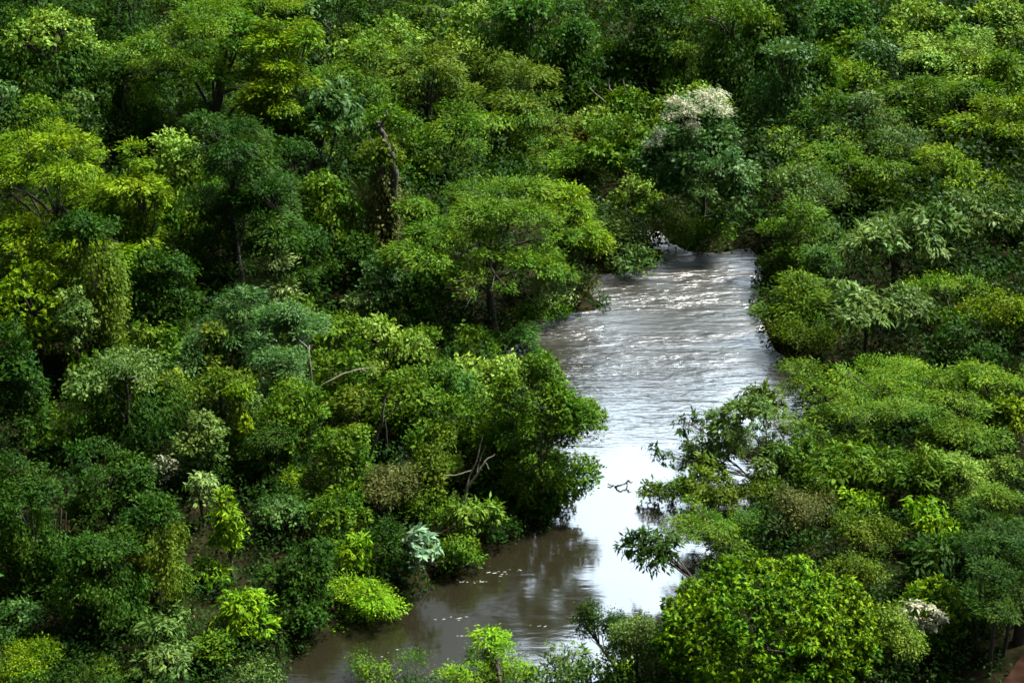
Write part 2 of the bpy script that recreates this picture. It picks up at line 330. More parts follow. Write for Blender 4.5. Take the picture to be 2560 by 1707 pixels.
rr = N.new('ShaderNodeMapRange'); rr.interpolation_type = 'SMOOTHSTEP'     # wind-ruffled upstream, smooth in the pool
for k_, v_ in enumerate((50, 68, .10, .33)): rr.inputs[k_ + 1].default_value = v_
K.new(sep.outputs['Y'], rr.inputs[0]); K.new(rr.outputs[0], p.inputs['Roughness'])
WATER = m
tag(mesh_obj('river', [(-90, 5, 0), (60, 5, 0), (60, 150, 0), (-90, 150, 0)], [0, 1, 2, 3], 4, WATER), kind='structure')

# red earth path, its colour darkened for shade, with grassy edges, lower right
m, t = new_mat('red_earth'); N = t.nodes; K = t.links
o = N.new('ShaderNodeOutputMaterial'); p = N.new('ShaderNodeBsdfPrincipled'); g = N.new('ShaderNodeTexCoord')
nz = N.new('ShaderNodeTexNoise'); nz.inputs['Scale'].default_value = 3.; nz.inputs['Detail'].default_value = 8
cr = N.new('ShaderNodeValToRGB'); cr.color_ramp.elements[0].position = .3; cr.color_ramp.elements[0].color = (.016,.008,.005,1)
cr.color_ramp.elements[1].position = .75; cr.color_ramp.elements[1].color = (.05,.026,.018,1)
K.new(g.outputs['Object'], nz.inputs['Vector']); K.new(nz.outputs['Fac'], cr.inputs[0]); K.new(cr.outputs[0], p.inputs['Base Color']); p.inputs['Roughness'].default_value = 1.0; p.inputs['Specular IOR Level'].default_value = 0.0
K.new(p.outputs[0], o.inputs[0])
def on_ground(u, v):
    z = 1.0
    for _ in range(12):
        q = at_height(u, v, z); z = gh(q[0], q[1])
    return at_height(u, v, z)
pa = [on_ground(*q)[:2] for q in ((2450,1790),(2525,1680),(2580,1610),(2650,1540))]; pb = [on_ground(*q)[:2] for q in ((2640,1790),(2660,1700),(2700,1640),(2740,1570))]
pv = []
for s_ in np.linspace(0, 1, 24):
    k_ = s_ * 3; i_ = min(2, int(k_)); f_ = k_ - i_
    A = pa[i_] * (1 - f_) + pa[i_ + 1] * f_; B = pb[i_] * (1 - f_) + pb[i_ + 1] * f_
    for w_ in np.linspace(0, 1, 8):
        q = A * (1 - w_) + B * w_ + .12 * math.sin(s_ * 23) * (w_ in (0, 1)); pv.append((q[0], q[1], gh(*q) + .05))
i = (np.arange(23)[:, None] * 8 + np.arange(7)[None, :]); fc = np.stack([i, i + 1, i + 9, i + 8], -1).reshape(-1, 4)
tag(mesh_obj('path', pv, fc, 4, m, smooth=True), kind='structure')

# ---------------------------------------------------------------- the trees: style, centre u v, half size u v (in photo pixels), hue, label [, clear trunk]
TREES = []
def T(*a): TREES.append(a)
# --- upper left forest wall
T('B',130,60,190,110,'dk','dark green tree filling the top left corner behind the pale domed crown')
T('B',20,95,42,62,'li','small light green crown on the left edge beside the pale domed tree')
T('V',155,190,118,140,'li','pale yellow-green domed tree in the upper left, vines hanging down its front',0,dict(ch='dk'))
T('V',290,235,60,100,'li','light green vine-clad crown forming the right shoulder of the pale domed tree',0,dict(ch='md'))
T('B',100,300,75,55,'md','mid green crown tucked under the pale domed tree in the upper left')
T('B',195,285,55,50,'gg','grey-green tuft of a crown hanging before the pale domed tree')
T('L',15,300,50,80,'bg','dark blue-green tree with long leaves on the left edge below the domed crown')
T('B',330,80,110,100,'dk','dark blue-green tree between the domed pale tree and the giant feathery tree')
T('F',600,50,200,70,'md','flat dark feathery crown along the top edge behind the giant feathery tree')
T('F',545,170,240,165,'md','giant dark feathery tree with tiered branches and a tall bare trunk, upper left',.9,dict(keep=1,lobes=18,down=.1))
T('F',700,150,120,120,'yg','yellow-green feathery crown leaning on the right of the giant feathery tree',.9)
T('V',330,300,75,150,'dk','very dark vine-hung tree in the gap left of the giant tree trunk')
T('B',400,310,60,45,'dk','small dark glossy tree at the foot of the giant feathery tree')
T('F',590,420,140,120,'dk','dark green feathery tree with drooping tiers below the giant tree trunk',.6)
T('F',690,560,110,95,'dk','dark feathery tree with a thin forked grey branch, left of the light vine pillar',.6)
T('B',180,350,55,35,'pl','pale green crown peeping above the wide yellow-green feathery tree')
T('F',150,445,235,115,'yg','wide yellow-green feathery tree spreading from the left edge of the photo',.8,dict(n=70))
T('F',365,490,55,105,'yg','narrow yellow-green feathery crown on the right end of the wide yellow-green tree',.6)
T('V',455,500,85,150,'li','white-flecked light green vine-draped tree right of the wide yellow-green tree',0,dict(ch='md'))
T('V',230,720,90,190,'dk','tall brownish column of hanging vines under the wide yellow-green tree',0,dict(ch='ol'))
T('V',335,650,70,120,'md','mid green vine column right of the tall brownish vine column',0,dict(ch='dk'))
T('B',410,710,85,95,'dk','dark bluish tree in shade below the white-flecked vine-draped tree')
T('B',35,670,75,62,'ly','bright yellow-green domed crown on the left edge at mid height')
T('W',85,780,125,115,'yg','large sunlit yellow-green tree on the left edge beside the brownish vine column',.3)
T('B',195,810,50,90,'gg','small-leaved grey-green tree on the right flank of the large sunlit left tree')
T('B',40,950,75,130,'dk','dark tree on the left edge under the large sunlit tree')
T('B',115,1065,60,55,'md','small yellow-tipped tree on a bare branch below the large sunlit left tree')
T('B',600,605,68,50,'li','small bright light green crown below the white-flecked vine-draped tree')
T('F',640,695,85,55,'pl','pale whitish-green layered crown below the small bright light green crown')
T('F',590,775,115,75,'bg','blue-green feathery tree with thin tiers in the middle left of the forest')
T('F',730,830,90,80,'bg','soft blue-green feathery tree right of the thin-tiered blue-green tree')
T('V',535,890,30,85,'ol','narrow brown column of dry hanging vines below the thin-tiered blue-green tree')
T('B',385,870,60,55,'md','small mid green rounded tree above the olive-topped vine mound')
T('F',480,890,42,36,'bg','small bluish tree crown left of the narrow brown vine column')
T('V',320,1010,165,130,'gg','broad olive-topped mound of vines over a tree at lower left',0,dict(ch='dk'))
T('B',430,980,75,50,'ol','olive rounded hump on the right of the broad vine mound')
T('V',560,1040,85,120,'ol','hump-backed vine-covered tree right of the broad olive vine mound',0,dict(ch='gg'))
T('V',605,1080,28,130,'yg','narrow yellowish strip of vine hanging on the hump-backed tree')
T('B',500,1100,65,75,'gg','grey-green leafy tree in front of the hump-backed vine tree')
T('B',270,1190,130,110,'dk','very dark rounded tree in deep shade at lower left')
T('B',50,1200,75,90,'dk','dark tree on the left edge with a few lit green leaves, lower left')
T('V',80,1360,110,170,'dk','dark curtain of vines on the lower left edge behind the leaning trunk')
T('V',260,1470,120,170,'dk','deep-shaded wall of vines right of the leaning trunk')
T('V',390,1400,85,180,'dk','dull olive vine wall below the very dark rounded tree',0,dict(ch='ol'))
T('B',412,1165,30,24,'wh','little tuft of cream leaves in the dark right of the very dark rounded tree',0,dict(name='cream_leaf_tree'))
T('L',505,1245,34,75,'pl','cream-leaved vine drooping in a strip below the grey-green leafy tree',.1)
T('L',575,1340,42,110,'ly','bright lime leaves stacked like a ladder on a dark tree, lower left',.1)
T('L',660,1170,28,48,'ly','lime green leafy sprig left of the flat olive crown')
T('L',525,1430,55,42,'ly','bright lime tuft of broad leaves just under the ladder of lime leaves')
T('L',615,1540,90,85,'ly','bright lime broad-leaved tree at the lower left near the water')
T('L',410,1630,118,100,'gg','grey-green glossy-leaved shrub on the bottom edge at lower left',.0,dict(name='glossy_shrub',cat='shrub'))
T('B',430,1540,45,50,'gg','small grey-green tip rising above the glossy-leaved shrub at the bottom')
T('S',60,1660,130,62,'yg','yellow-green scrub filling the bottom left corner')
T('B',40,1560,90,60,'bg','dark bluish bush just above the bottom left corner')
T('S',250,1690,100,42,'md','mid green scrub on the bottom edge left of the glossy-leaved shrub')
T('B',545,1640,62,62,'md','mid green shrub between the glossy-leaved shrub and the lime broad-leaved tree',0,dict(name='leafy_shrub',cat='shrub'))
T('S',650,1690,75,42,'gg','grey wispy bush on the bottom edge at the left bank of the river',0,dict(cov=.6))
# --- upper middle
T('B',760,50,130,70,'bg','blue-green tree with light tips at the top, right of the giant feathery tree')
T('B',860,60,110,80,'dk','dark shaded tree at the top edge above the light green rounded crowns')
T('L',800,330,110,130,'bg','dark tree with large drooping blue-green leaves in the upper middle',.5)
T('L',790,370,55,50,'li','light-leaved tuft at the foot of the large drooping-leaved tree')
T('V',820,570,65,130,'md','bright green pillar of leaves left of the brown vine-wrapped dead trunk',0,dict(ch='md'))
T('V',740,500,65,140,'dk','dark vine-hung trunk left of the bright green leafy pillar')
T('V',735,680,80,110,'dk','dark hanging vines over deep shade below the bright green leafy pillar')
T('V',960,520,62,170,'ol','brown vine-wrapped column below a twisted dead trunk in the middle',0,dict(ch='br',cc=.9))
T('B',870,130,95,60,'li','light green rounded crown under the dark shaded tree at the top')
T('B',990,120,110,60,'li','light green bumpy crown right of the rounded light crown at the top')
T('B',1040,45,60,42,'md','mid green dome near the top edge in the middle')
T('B',1170,110,95,70,'li','light green crown left of the great grey-topped vine dome')
T('S',1150,40,75,45,'gg','grey-green thin tree with bare poles at the top edge')
T('F',900,210,110,85,'md','airy mid green tree above the twisted dead trunk')
T('F',1070,210,150,80,'ol','olive-brown tinted feathery tree in the upper middle')
T('F',1310,255,120,80,'ol','olive feathery tree below the great grey-topped vine dome')
T('F',1230,190,75,60,'ol','small rusty olive crown between the two olive feathery trees')
T('B',1010,340,120,85,'md','mid green tree behind and right of the twisted dead trunk')
T('F',1130,370,100,95,'md','dark-centred green tree with a forked trunk in the upper middle')
T('F',1270,350,130,90,'md','green feathery tree left of the reddish bush')
T('F',1350,430,95,45,'ly','bright layered green crown just above the big spreading acacia')
T('F',1440,430,70,55,'md','soft green crown right of the bright layered crown above the big acacia')
T('V',1330,130,125,130,'em','great grey-topped dome of vines at the top middle',0,dict(ch='dk'))
T('B',1400,60,100,70,'gg','grey-leaved crown capping the great vine dome at the top middle')
T('V',1440,170,62,105,'em','emerald vine column on the front of the great vine dome')
T('V',1545,200,45,85,'md','pale green skirt of vine on the right edge of the great vine dome')
T('B',1490,240,60,45,'md','leafy green crown with bare grey sticks below the pale green vine skirt')
# --- river bend
T('F',1230,600,235,145,'md','big spreading green acacia with yellow tips in the middle of the photo',.65,dict(keep=1,down=-.15,lobes=16,zlo=-.35,name='spreading_acacia'))
T('F',1420,575,100,115,'yg','yellow-green acacia crown overhanging the water at the river bend',.5,dict(keep=1,down=-.1,lobes=8,name='spreading_acacia'))
T('F',1060,570,65,80,'md','left-hand green tier beside the big spreading acacia',.6)
T('B',960,720,90,65,'bg','bluish glossy tree left of the big acacia trunk')
T('B',1050,730,65,60,'em','emerald shrub in shade at the foot of the big acacia',0,dict(name='leafy_shrub',cat='shrub'))
T('B',900,650,60,60,'dk','dark ferny tree below the brown vine-wrapped column')
T('S',1400,745,110,50,'pl','pale straw-green bush on the bank under the big acacia',0,dict(cov=.7))
T('S',1470,740,60,45,'br','brown leafless bush leaning over the water under the big acacia',0,dict(cov=.35,nb=30,bark=TWIG))
T('S',1560,600,88,62,'gg','grey-green willowy bush standing in the river at the bend',0,dict(cov=.75,nb=26))
T('B',1530,400,110,100,'md','dark green tree with orange-tinted top at the river bend')
T('S',1440,370,75,45,'or','reddish-orange tinted bush left of the orange-topped tree',.2)
T('B',1490,310,80,45,'li','light green low crown above the orange-topped tree')
T('B',1590,490,62,65,'li','bright light green bush on the bank right of the dark river gap',0,dict(name='leafy_shrub',cat='shrub'))
T('S',1650,560,65,50,'md','green bush with reddish stems at the water below the blue-grey tree',0,dict(bark=TWIG))
T('B',1755,435,165,160,'bg','tall blue-grey glossy tree with a cream blossom crest at the river head',.0,dict(keep=1,lobes=7,down=.35,lump=.12,cov=1.3,fl=[('wh',0,-180,70,14),('wh',-60,-160,45,18),('wh',55,-160,30,10),('wh',-115,-90,22,16),('wh',-20,-120,24,10)]))
T('B',1735,270,95,50,'li','light green crown just behind the cream blossom crest, right of centre',.3)
T('B',1660,350,60,60,'li','pale green crown left of the tall blue-grey tree',.2)
T('S',1760,600,110,35,'md','low bush with red-brown roots at the water foot of the blue-grey tree',0,dict(bark=TWIG))
T('B',1590,275,80,45,'md','mid green low crown left of the cream blossom crest')
# --- top right of middle
T('B',1620,80,115,95,'dk','emerald tree in shade at the top, left of the vine arch')  # dark leaf hue paints in the shade of the fold
T('S',1655,130,65,70,'ol','sparse twiggy olive tree in front of the emerald tree at the top',.4)
T('S',1730,25,80,45,'ol','olive twiggy crown on the top edge left of the vine arch')
T('V',1830,140,130,130,'md','dark arching hood of vines with a light rim, top right of centre',0,dict(ch='dk'))
T('V',1705,200,45,85,'li','light yellow-green trailing vine on the left skirt of the vine arch')
T('V',1960,110,65,130,'dk','dark vine column between the vine arch and the blue-green trees')
T('B',2080,55,115,75,'em','dark emerald tree on the top edge right of the vine arch')
T('V',1975,240,85,120,'bg','blue-green vine-covered slope tree below the vine arch')
T('B',2090,130,85,55,'md','mid green rounded crown below the dark emerald tree at the top')
T('B',2170,70,55,60,'dk','small dark crown left of the pale twin-domed tree')
T('B',2310,50,75,60,'li','pale twin-domed light green tree near the top right')
T('B',2235,110,50,45,'li','light green crown on the lower left of the pale twin-domed tree')
T('B',2430,35,100,50,'dk','dark tree on the top edge right of the pale twin-domed tree')
T('B',2510,50,85,50,'li','light green crown in the top right corner')
T('F',2430,130,150,70,'li','broad umbrella-shaped light green tree at the upper right',.5)
T('B',2380,200,120,55,'dk','dark underside tree below the umbrella-shaped tree at the upper right')
T('B',2180,160,95,50,'bg','blue-green glossy crown left of the white-topped bush on the right slope')
T('L',2240,170,62,42,'pl','white-topped bush on the right slope below the blue-green crown')
T('L',2235,215,70,35,'gg','silver-leaved bush directly under the white-topped bush')
T('F',2110,210,90,45,'yg','yellowish flat crown left of the white-topped bush')
T('B',2050,205,50,75,'md','mid green tree right of the blue-green vine slope')
T('F',2055,290,75,45,'md','soft smooth green crown in the middle of the right slope')
T('F',2190,290,75,45,'gg','pale grey-tipped airy crown on the right slope',.5)
T('F',2290,260,95,55,'md','mid green feathery crown right of the pale grey-tipped crown')
T('F',2400,270,110,60,'md','green feathery crown below the umbrella-shaped tree')
T('B',2500,200,75,75,'md','soft green crown on the right edge below the umbrella-shaped tree')
T('F',2490,340,125,90,'yg','soft yellow-green feathery tree on the right edge, upper half')
T('F',2030,370,120,55,'li','light green flat crown above the river on the right slope')
T('F',2120,430,150,80,'md','wide airy green tree on the right slope above the twiggy waterside tree')
T('S',2240,390,100,70,'gg','thin grey twiggy tree in the middle of the right slope',.4,dict(nb=22))
T('F',2340,340,90,60,'md','mid green feathery crown left of the soft yellow-green right edge tree')
T('F',2400,450,160,85,'yg','wide yellow-green feathery tree on the right slope')
T('S',2000,510,125,85,'gg','airy grey-green twiggy tree over the water at the right bank',.3,dict(cov=1.2,nb=24))
T('F',2000,590,110,80,'md','drooping dark green tree at the right water edge by the river head',.3)
T('B',2200,480,85,55,'yg','yellow-flecked crown on the right slope')
T('B',2290,530,90,50,'md','mid green crown between the yellow-flecked crown and the grey-green right tree')
T('B',2065,620,52,60,'bg','bluish emerald tree with glossy tiers near the right water edge')
T('F',2045,665,55,55,'em','small emerald tiered tree dropping to the right water edge')
T('L',2240,620,160,110,'gg','big grey-green glossy-leaved tree on the right bank',.3)
T('L',2430,560,130,85,'gg','pale-topped glossy tree near the right edge at mid height',.3)
T('B',2540,550,55,85,'dk','dark green tree on the right edge at mid height')
T('F',1975,760,95,75,'md','green feathery tree sweeping low over the water on the right bank',.2)
T('L',2170,790,145,90,'gg','shiny-leaved spreading tree on the right bank above the layered bright trees',.3)
T('F',2370,735,120,55,'lm','bright green umbrella tree on the right bank',.5)
T('B',2490,790,95,70,'yg','yellow-lit crown on the right edge below the bright umbrella tree')
T('B',2420,850,110,60,'dk','shaded dark tree behind the layered bright trees on the right')
T('S',2010,860,95,55,'ol','dull twiggy bush trailing in the water on the right bank',0,dict(nb=22))
# --- lower right
T('F',2200,945,190,85,'lm','wide layered bright green tree on the right bank, lower half',.6,dict(n=64))
T('F',2030,960,80,50,'md','green branch-tiered tree reaching out left over the water, right bank',.4)
T('F',2470,960,120,75,'lm','bright green layered crown on the right edge, lower half',.6)
T('F',2140,1070,180,85,'md','wide mid green layered tree below the wide bright layered tree',.5,dict(n=64))
T('F',2400,1070,140,80,'md','green layered tree on the lower right next to the wide mid green tree',.5)
T('B',2520,1050,65,65,'yg','yellowish crown on the right edge beside the lower layered trees')
T('L',1880,1095,140,110,'gg','yellow-tipped glossy tree leaning over the water on the right bank',.1,dict(cov=1.6,r0=.07,base=(1990,1230),lobes=7,down=.5,L=13))
T('L',1900,1010,55,50,'ol','upright dark leafy tip of a tree against the shining water',.1,dict(base=(1990,1200),r0=.05))
T('L',1720,1060,60,26,'dk','dark big-leaved branch reaching left over the bright water',1.2,dict(cov=.6,r0=.05,base=(1960,1200)))
T('L',1650,1138,48,18,'dk','dark drooping branch tip over the bright water below the big-leaved branch',2.0,dict(cov=.6,r0=.04,base=(1960,1200)))
T('L',2130,1170,135,75,'md','narrow-leaved drooping green tree in the lower right',.3)
T('L',1990,1160,80,55,'md','mid green drooping tree right of the yellow-tipped glossy tree')
T('L',2075,1170,48,32,'or','small orange-brown leafed tuft among the drooping green trees')
T('L',2290,1190,110,85,'md','tall drooping leafy tree left of the pale feathery tree, lower right')
T('L',1790,1215,125,60,'ol','olive bamboo-like thicket sloping to the water on the right bank',0,dict(name='bamboo_thicket',cat='thicket'))
T('S',1980,1290,115,62,'br','pinkish-brown dry scrub on the right bank',0,dict(bark=TWIG,nb=30))
T('S',1900,1240,80,45,'ol','olive scrub above the pinkish-brown dry scrub')
T('S',2060,1230,55,40,'li','light green scrub right of the olive scrub on the right bank')
T('F',1760,1320,160,60,'md','dark green flat-topped tree over the water on the right bank',.6)
T('L',1640,1380,85,65,'dk','dark leafy boughs overhanging the bright water at lower right',.5)
T('B',2145,1260,68,52,'ly','bright lime dome in the dry scrub on the right bank')
T('S',2160,1350,100,62,'ol','brownish twiggy bush below the bright lime dome',0,dict(bark=TWIG))
T('L',2310,1310,95,65,'ly','bright drooping-leaved tree right of the twiggy bush, lower right',.3)
T('L',2320,1400,115,75,'dk','dark drooping-leaved tree under the bright drooping-leaved tree')
T('F',2400,1190,85,55,'li','pale soft feathery tree near the right edge, lower right',.8)
T('F',2500,1170,45,38,'li','small pale feathery crown on the right edge above the shaded trees')
T('F',2490,1280,85,70,'md','soft green feathery tree on the right edge, lower right',.5)
T('L',2480,1360,105,90,'dk','dark leafy tree in shade on the right edge, lower right',.4)
T('B',2140,1430,90,65,'ol','soft olive shrub above the great round tree',.1)
T('W',1915,1570,265,190,'rt','great round bright green tree with clustered leaves in the lower right',.1,dict(lump=.03,cov=2.3,tuft=21,nb=3,r0=.09))
T('W',2090,1590,120,110,'rt','yellow-tipped right flank tree joined to the great round tree',.1,dict(nb=3,r0=.08,cov=1.6))
T('W',2335,1530,85,100,'rt','bright yellow-green tree with upright tips beside the white flowering branch',.3)
T('S',2230,1600,85,95,'li','soft light green fine-leaved tree right of the great round tree',.3,dict(cov=1.3))
T('F',2470,1500,100,62,'dk','dark feathery conifer-like tree over the path at lower right',1.1)
T('S',1600,1620,90,115,'gg','grey-green fine-leaved tree left of the great round tree',.1,dict(cov=1.3))
T('S',1470,1575,42,85,'dk','slender dark upright shoots standing against the white water',.25,dict(cov=.75,nb=18))
T('S',1535,1580,38,80,'dk','loose dark shoots right of the slender upright shoots',.25,dict(cov=.7,nb=18))
T('L',1420,1660,110,55,'gg','grey-green drooping shrub on the bottom edge by the river',.1,dict(name='leafy_shrub',cat='shrub'))
T('F',1240,1625,75,48,'ly','bright lime feathery treetop on the bottom edge in front of the river',.8)
T('F',1140,1690,80,34,'ly','lime feathery branch low on the bottom edge left of the lime treetop',.6)
T('F',1310,1685,60,34,'ly','small lime feathery tuft right of the lime treetop at the bottom',.6)
T('L',1560,1685,55,32,'ly','bright lime leafy sprig on the bottom edge below the upright shoots')
T('S',960,1680,120,50,'md','fine green twiggy bush at the bottom edge in front of brown water',0,dict(cov=.7))
# --- centre scrub on the left bank
T('B',760,800,80,60,'md','mid green shrub mound above the pale arching dead branch')
T('B',850,840,90,60,'md','yellowish green shrub mound left of the pale-leaved sprays')
T('L',890,785,60,38,'pl','pale whitish sprays of leaves on the scrub slope',.2)
T('B',970,860,110,65,'li','light yellow-green scrub crown in the middle of the left bank slope')
T('B',1080,860,80,65,'md','mid green shrub right of the light yellow-green scrub crown')
T('B',840,920,95,65,'md','green shrub just behind the pale arching dead branch')
T('B',740,1030,95,85,'md','green bushy shrub at the lower end of the pale arching branch')
T('F',710,930,80,70,'bg','dim blue-green feathery shrub left of the pale arching branch')
T('B',900,1020,100,60,'ol','olive scrub mound below the pale arching branch')
T('B',1010,990,110,70,'md','green scrub mound behind the bare grey sapling')
T('B',1110,960,90,60,'em','emerald scrub mound on the slope left of the light waterside bush')
T('B',1215,950,95,80,'li','light green bush at the top of the waterside thicket on the left bank')
T('B',1180,860,75,50,'md','green waterside shrub below the big acacia trunk',0,dict(name='leafy_shrub',cat='shrub'))
T('F',1300,840,50,34,'em','small dark feathery sapling at the left water edge below the acacia',.3)
T('B',1345,1090,135,195,'md','large dark rounded bush overhanging the water on the left bank',-.05,dict(zlo=-.97,lobes=1,down=0,lump=.07,cov=1.9))
T('B',1240,1080,105,130,'md','green bush joined to the left of the large overhanging bush',.05)
T('B',1120,1080,100,75,'md','green scrub with yellowed leaves in the centre of the left bank')
T('B',1080,1170,90,60,'ol','olive scrub around the forked bare sticks on the left bank')
T('P',1030,1148,62,36,'bw','white-backed palmate leaves of a tree among the central scrub',.6)
T('B',860,1120,100,75,'md','green scrub crown left of the bare grey sapling')
T('F',690,1110,85,60,'dk','dark smooth grassy mound of foliage left of the central scrub')
T('F',745,1200,62,28,'yg','flat olive-yellow crown above the lower left scrub',.4)
T('B',715,1290,85,62,'bg','blue-green bush below the flat olive-yellow crown')
T('B',850,1290,85,85,'md','dark green bush in the middle of the lower left bank')
T('S',970,1230,90,75,'br','brown-green tangled scrub in the centre of the lower left bank',0,dict(bark=TWIG,nb=24))
T('S',1060,1270,80,50,'md','green tangled scrub right of the brown-green tangle')
T('L',1160,1300,82,68,'li','light big-leaved shrub at the water edge above the brown pool',.1,dict(name='leafy_shrub',cat='shrub'))
T('B',1150,1380,70,55,'md','leafy green shrub drooping into the brown pool',0,dict(name='leafy_shrub',cat='shrub'))
T('P',1050,1390,62,85,'bw','blue-white palmate-leaved sapling above the brown pool',.2,dict(n=14,cov=.85))
T('B',970,1370,85,85,'dk','dark shaded bush left of the blue-white palmate sapling')
T('B',770,1420,95,80,'dk','dark green bush on the lower left bank behind the lime trees')
T('L',890,1390,60,70,'ly','lime sprigged sapling standing above the low lime tree by the water',.2)
T('F',900,1500,125,62,'ly','low lime green tree leaning over the brown pool',.2)
T('B',770,1530,90,65,'dk','dark bush at the water edge left of the low lime tree')
T('B',700,1470,70,70,'dk','dark bluish bush between the two lime trees at lower left')
T('B',1220,1200,70,70,'dk','dark shaded bush under the forked bare sticks')


T('B',1790,1130,105,62,'gg','low grey-green bush at the water under the yellow-tipped glossy tree',0,dict(base=(1960,1250),r0=.06))
T('B',1700,1225,85,48,'ol','olive bush at the water edge left of the bamboo-like thicket',0,dict(base=(1930,1290),r0=.06))
T('S',1590,668,75,30,'gg','low grey-green tuft trailing in the water at the bend, left bank')
T('S',1350,790,70,34,'md','low green water-edge bush under the big acacia trunk')
T('S',1240,1330,70,34,'dk','low dark bush at the water below the large overhanging bush')
rngs = np.random.default_rng
GROUPS = {'F': 'feathery trees of the river forest', 'B': 'bushy trees of the river forest', 'W': 'broadleaf trees of the near right bank', 'L': 'long leaved trees by the river',
          'S': 'scrub bushes along the banks', 'P': 'pale leaved trees by the river', 'V': 'vine draped trees of the forest'}
PLACED = []
def solve(u, v, ru, rv, tk):
    def parts(D):
        s = D / CP / F                                   # metres per picture pixel, about
        a = ru * s; c = math.sqrt(max((rv * s) ** 2 - (.30 * a) ** 2, (.32 * a) ** 2)) ; return a, c
    lo = 18.
    def f(D):
        q = at_depth(u, v, D); a, c = parts(D); return q[2] - max(gh(q[0], q[1]), .1) - c * (1 + tk)
    D = lo
    while D < 175 and f(D) > 0: D += .5
    a, c = parts(D); return D, at_depth(u, v, D), a, c
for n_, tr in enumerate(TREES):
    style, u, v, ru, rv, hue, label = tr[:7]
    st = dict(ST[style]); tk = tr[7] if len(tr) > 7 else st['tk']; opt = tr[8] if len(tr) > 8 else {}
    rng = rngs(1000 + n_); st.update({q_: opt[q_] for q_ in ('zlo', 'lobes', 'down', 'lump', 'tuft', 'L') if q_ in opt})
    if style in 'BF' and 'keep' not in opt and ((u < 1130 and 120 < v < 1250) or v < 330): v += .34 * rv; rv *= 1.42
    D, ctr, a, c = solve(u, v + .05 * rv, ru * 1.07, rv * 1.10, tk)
    if style == 'V': c *= 1.0
    b = a * rng.uniform(.85, 1.05)
    sd, bx, by = river_sd([ctr[0]], [ctr[1]]); bxy = ctr[:2].copy()
    if sd[0] < .6:
        e = np.array([bx[0], by[0]]); dvec = (e - ctr[:2]) / max(abs(sd[0]), 1e-3) * (1 if sd[0] < 0 else -1)
        bxy = e + dvec * .7
    if 'base' in opt: bxy = on_ground(*opt['base'])[:2]
    base = np.array([bxy[0], bxy[1], gh(*bxy) - .05])
    name = opt.get('name', st['name']); cat = opt.get('cat', st['cat'])
    root = empty(name, base); tag(root, label, cat, GROUPS[style])
    off = ctr - base
    cov = opt.get('cov', 1.0)
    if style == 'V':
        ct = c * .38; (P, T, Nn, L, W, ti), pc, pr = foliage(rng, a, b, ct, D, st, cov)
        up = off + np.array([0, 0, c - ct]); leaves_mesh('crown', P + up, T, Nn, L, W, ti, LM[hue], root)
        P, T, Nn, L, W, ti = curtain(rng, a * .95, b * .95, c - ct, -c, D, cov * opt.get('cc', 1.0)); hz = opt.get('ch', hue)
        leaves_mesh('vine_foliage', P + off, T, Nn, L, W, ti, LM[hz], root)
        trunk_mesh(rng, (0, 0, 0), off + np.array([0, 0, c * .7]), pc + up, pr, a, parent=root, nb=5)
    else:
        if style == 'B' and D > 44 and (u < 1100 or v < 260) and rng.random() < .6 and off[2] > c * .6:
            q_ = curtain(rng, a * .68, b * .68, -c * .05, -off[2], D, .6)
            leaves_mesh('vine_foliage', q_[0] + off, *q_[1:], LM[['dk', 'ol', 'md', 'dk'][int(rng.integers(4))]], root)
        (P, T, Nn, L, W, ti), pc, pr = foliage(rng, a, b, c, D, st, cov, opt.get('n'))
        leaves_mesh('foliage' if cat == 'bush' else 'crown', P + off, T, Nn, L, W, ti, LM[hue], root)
        trunk_mesh(rng, (0, 0, 0), off + np.array([0, 0, c * .15]), pc + off, pr, a, name='stems' if cat == 'bush' else 'trunk',
                   m=opt.get('bark', BARK), r0=opt.get('r0'), parent=root, nb=opt.get('nb', 12))
        if 'fl' in opt:                                  # blossom lying over part of the crown: hue, du, dv, ru, rv in photo pixels
            for fh, du, dv, fru, frv in opt['fl']:
                s = D / CP / F; (P, T, Nn, L, W, ti), _, _ = foliage(rng, fru * s, fru * s, frv * s, D * .8, dict(ST['F'], lobes=3), .55, 14)
                q = at_depth(u + du, v + dv, D - .5 * b) - base
                leaves_mesh('blossom', P + q, T, Nn, L, W, ti, LM[fh], root)
    PLACED.append((n_, D, ctr, a, c))

# ---------------------------------------------------------------- dead wood, snags, lianas and trunks seen between the trees
def stick_thing(name, label, cat, lines, Y, m, part=None, seed=5, foot=None):
    """each line: [(u, v, radius px), ...] unprojected on the plane at distance Y, with a little depth of its own"""
    rng = rngs(seed); tb = Tubes(); s = Y / CP / F
    for ln in lines:
        pts = np.array([at_depth(u, v, Y) for u, v, _ in ln]); r = np.array([q[2] for q in ln]) * s
        if len(pts) > 2: pts[1:-1, 1] += rng.normal(0, .12, len(pts) - 2)
        tt = np.linspace(0, 1, len(pts)); t2 = np.linspace(0, 1, (len(pts) - 1) * 4 + 1)
        pts = np.stack([np.interp(t2, tt, pts[:, i]) for i in range(3)], 1); pts[1:-1] += rng.normal(0, .35, (len(pts) - 2, 3)) * r.mean()
        tb.add(pts, np.interp(t2, tt, r) * rng.uniform(.85, 1.15, len(t2)), 7)
    o = tb.build(name, m, None, foot if foot is not None else at_depth(lines[0][0][0], lines[0][0][1], Y))
    return tag(o, label, cat)
def near(label):
    for n_, D, ctr, a, c in PLACED:
        if TREES[n_][6].startswith(label): return D, a
    raise KeyError(label)
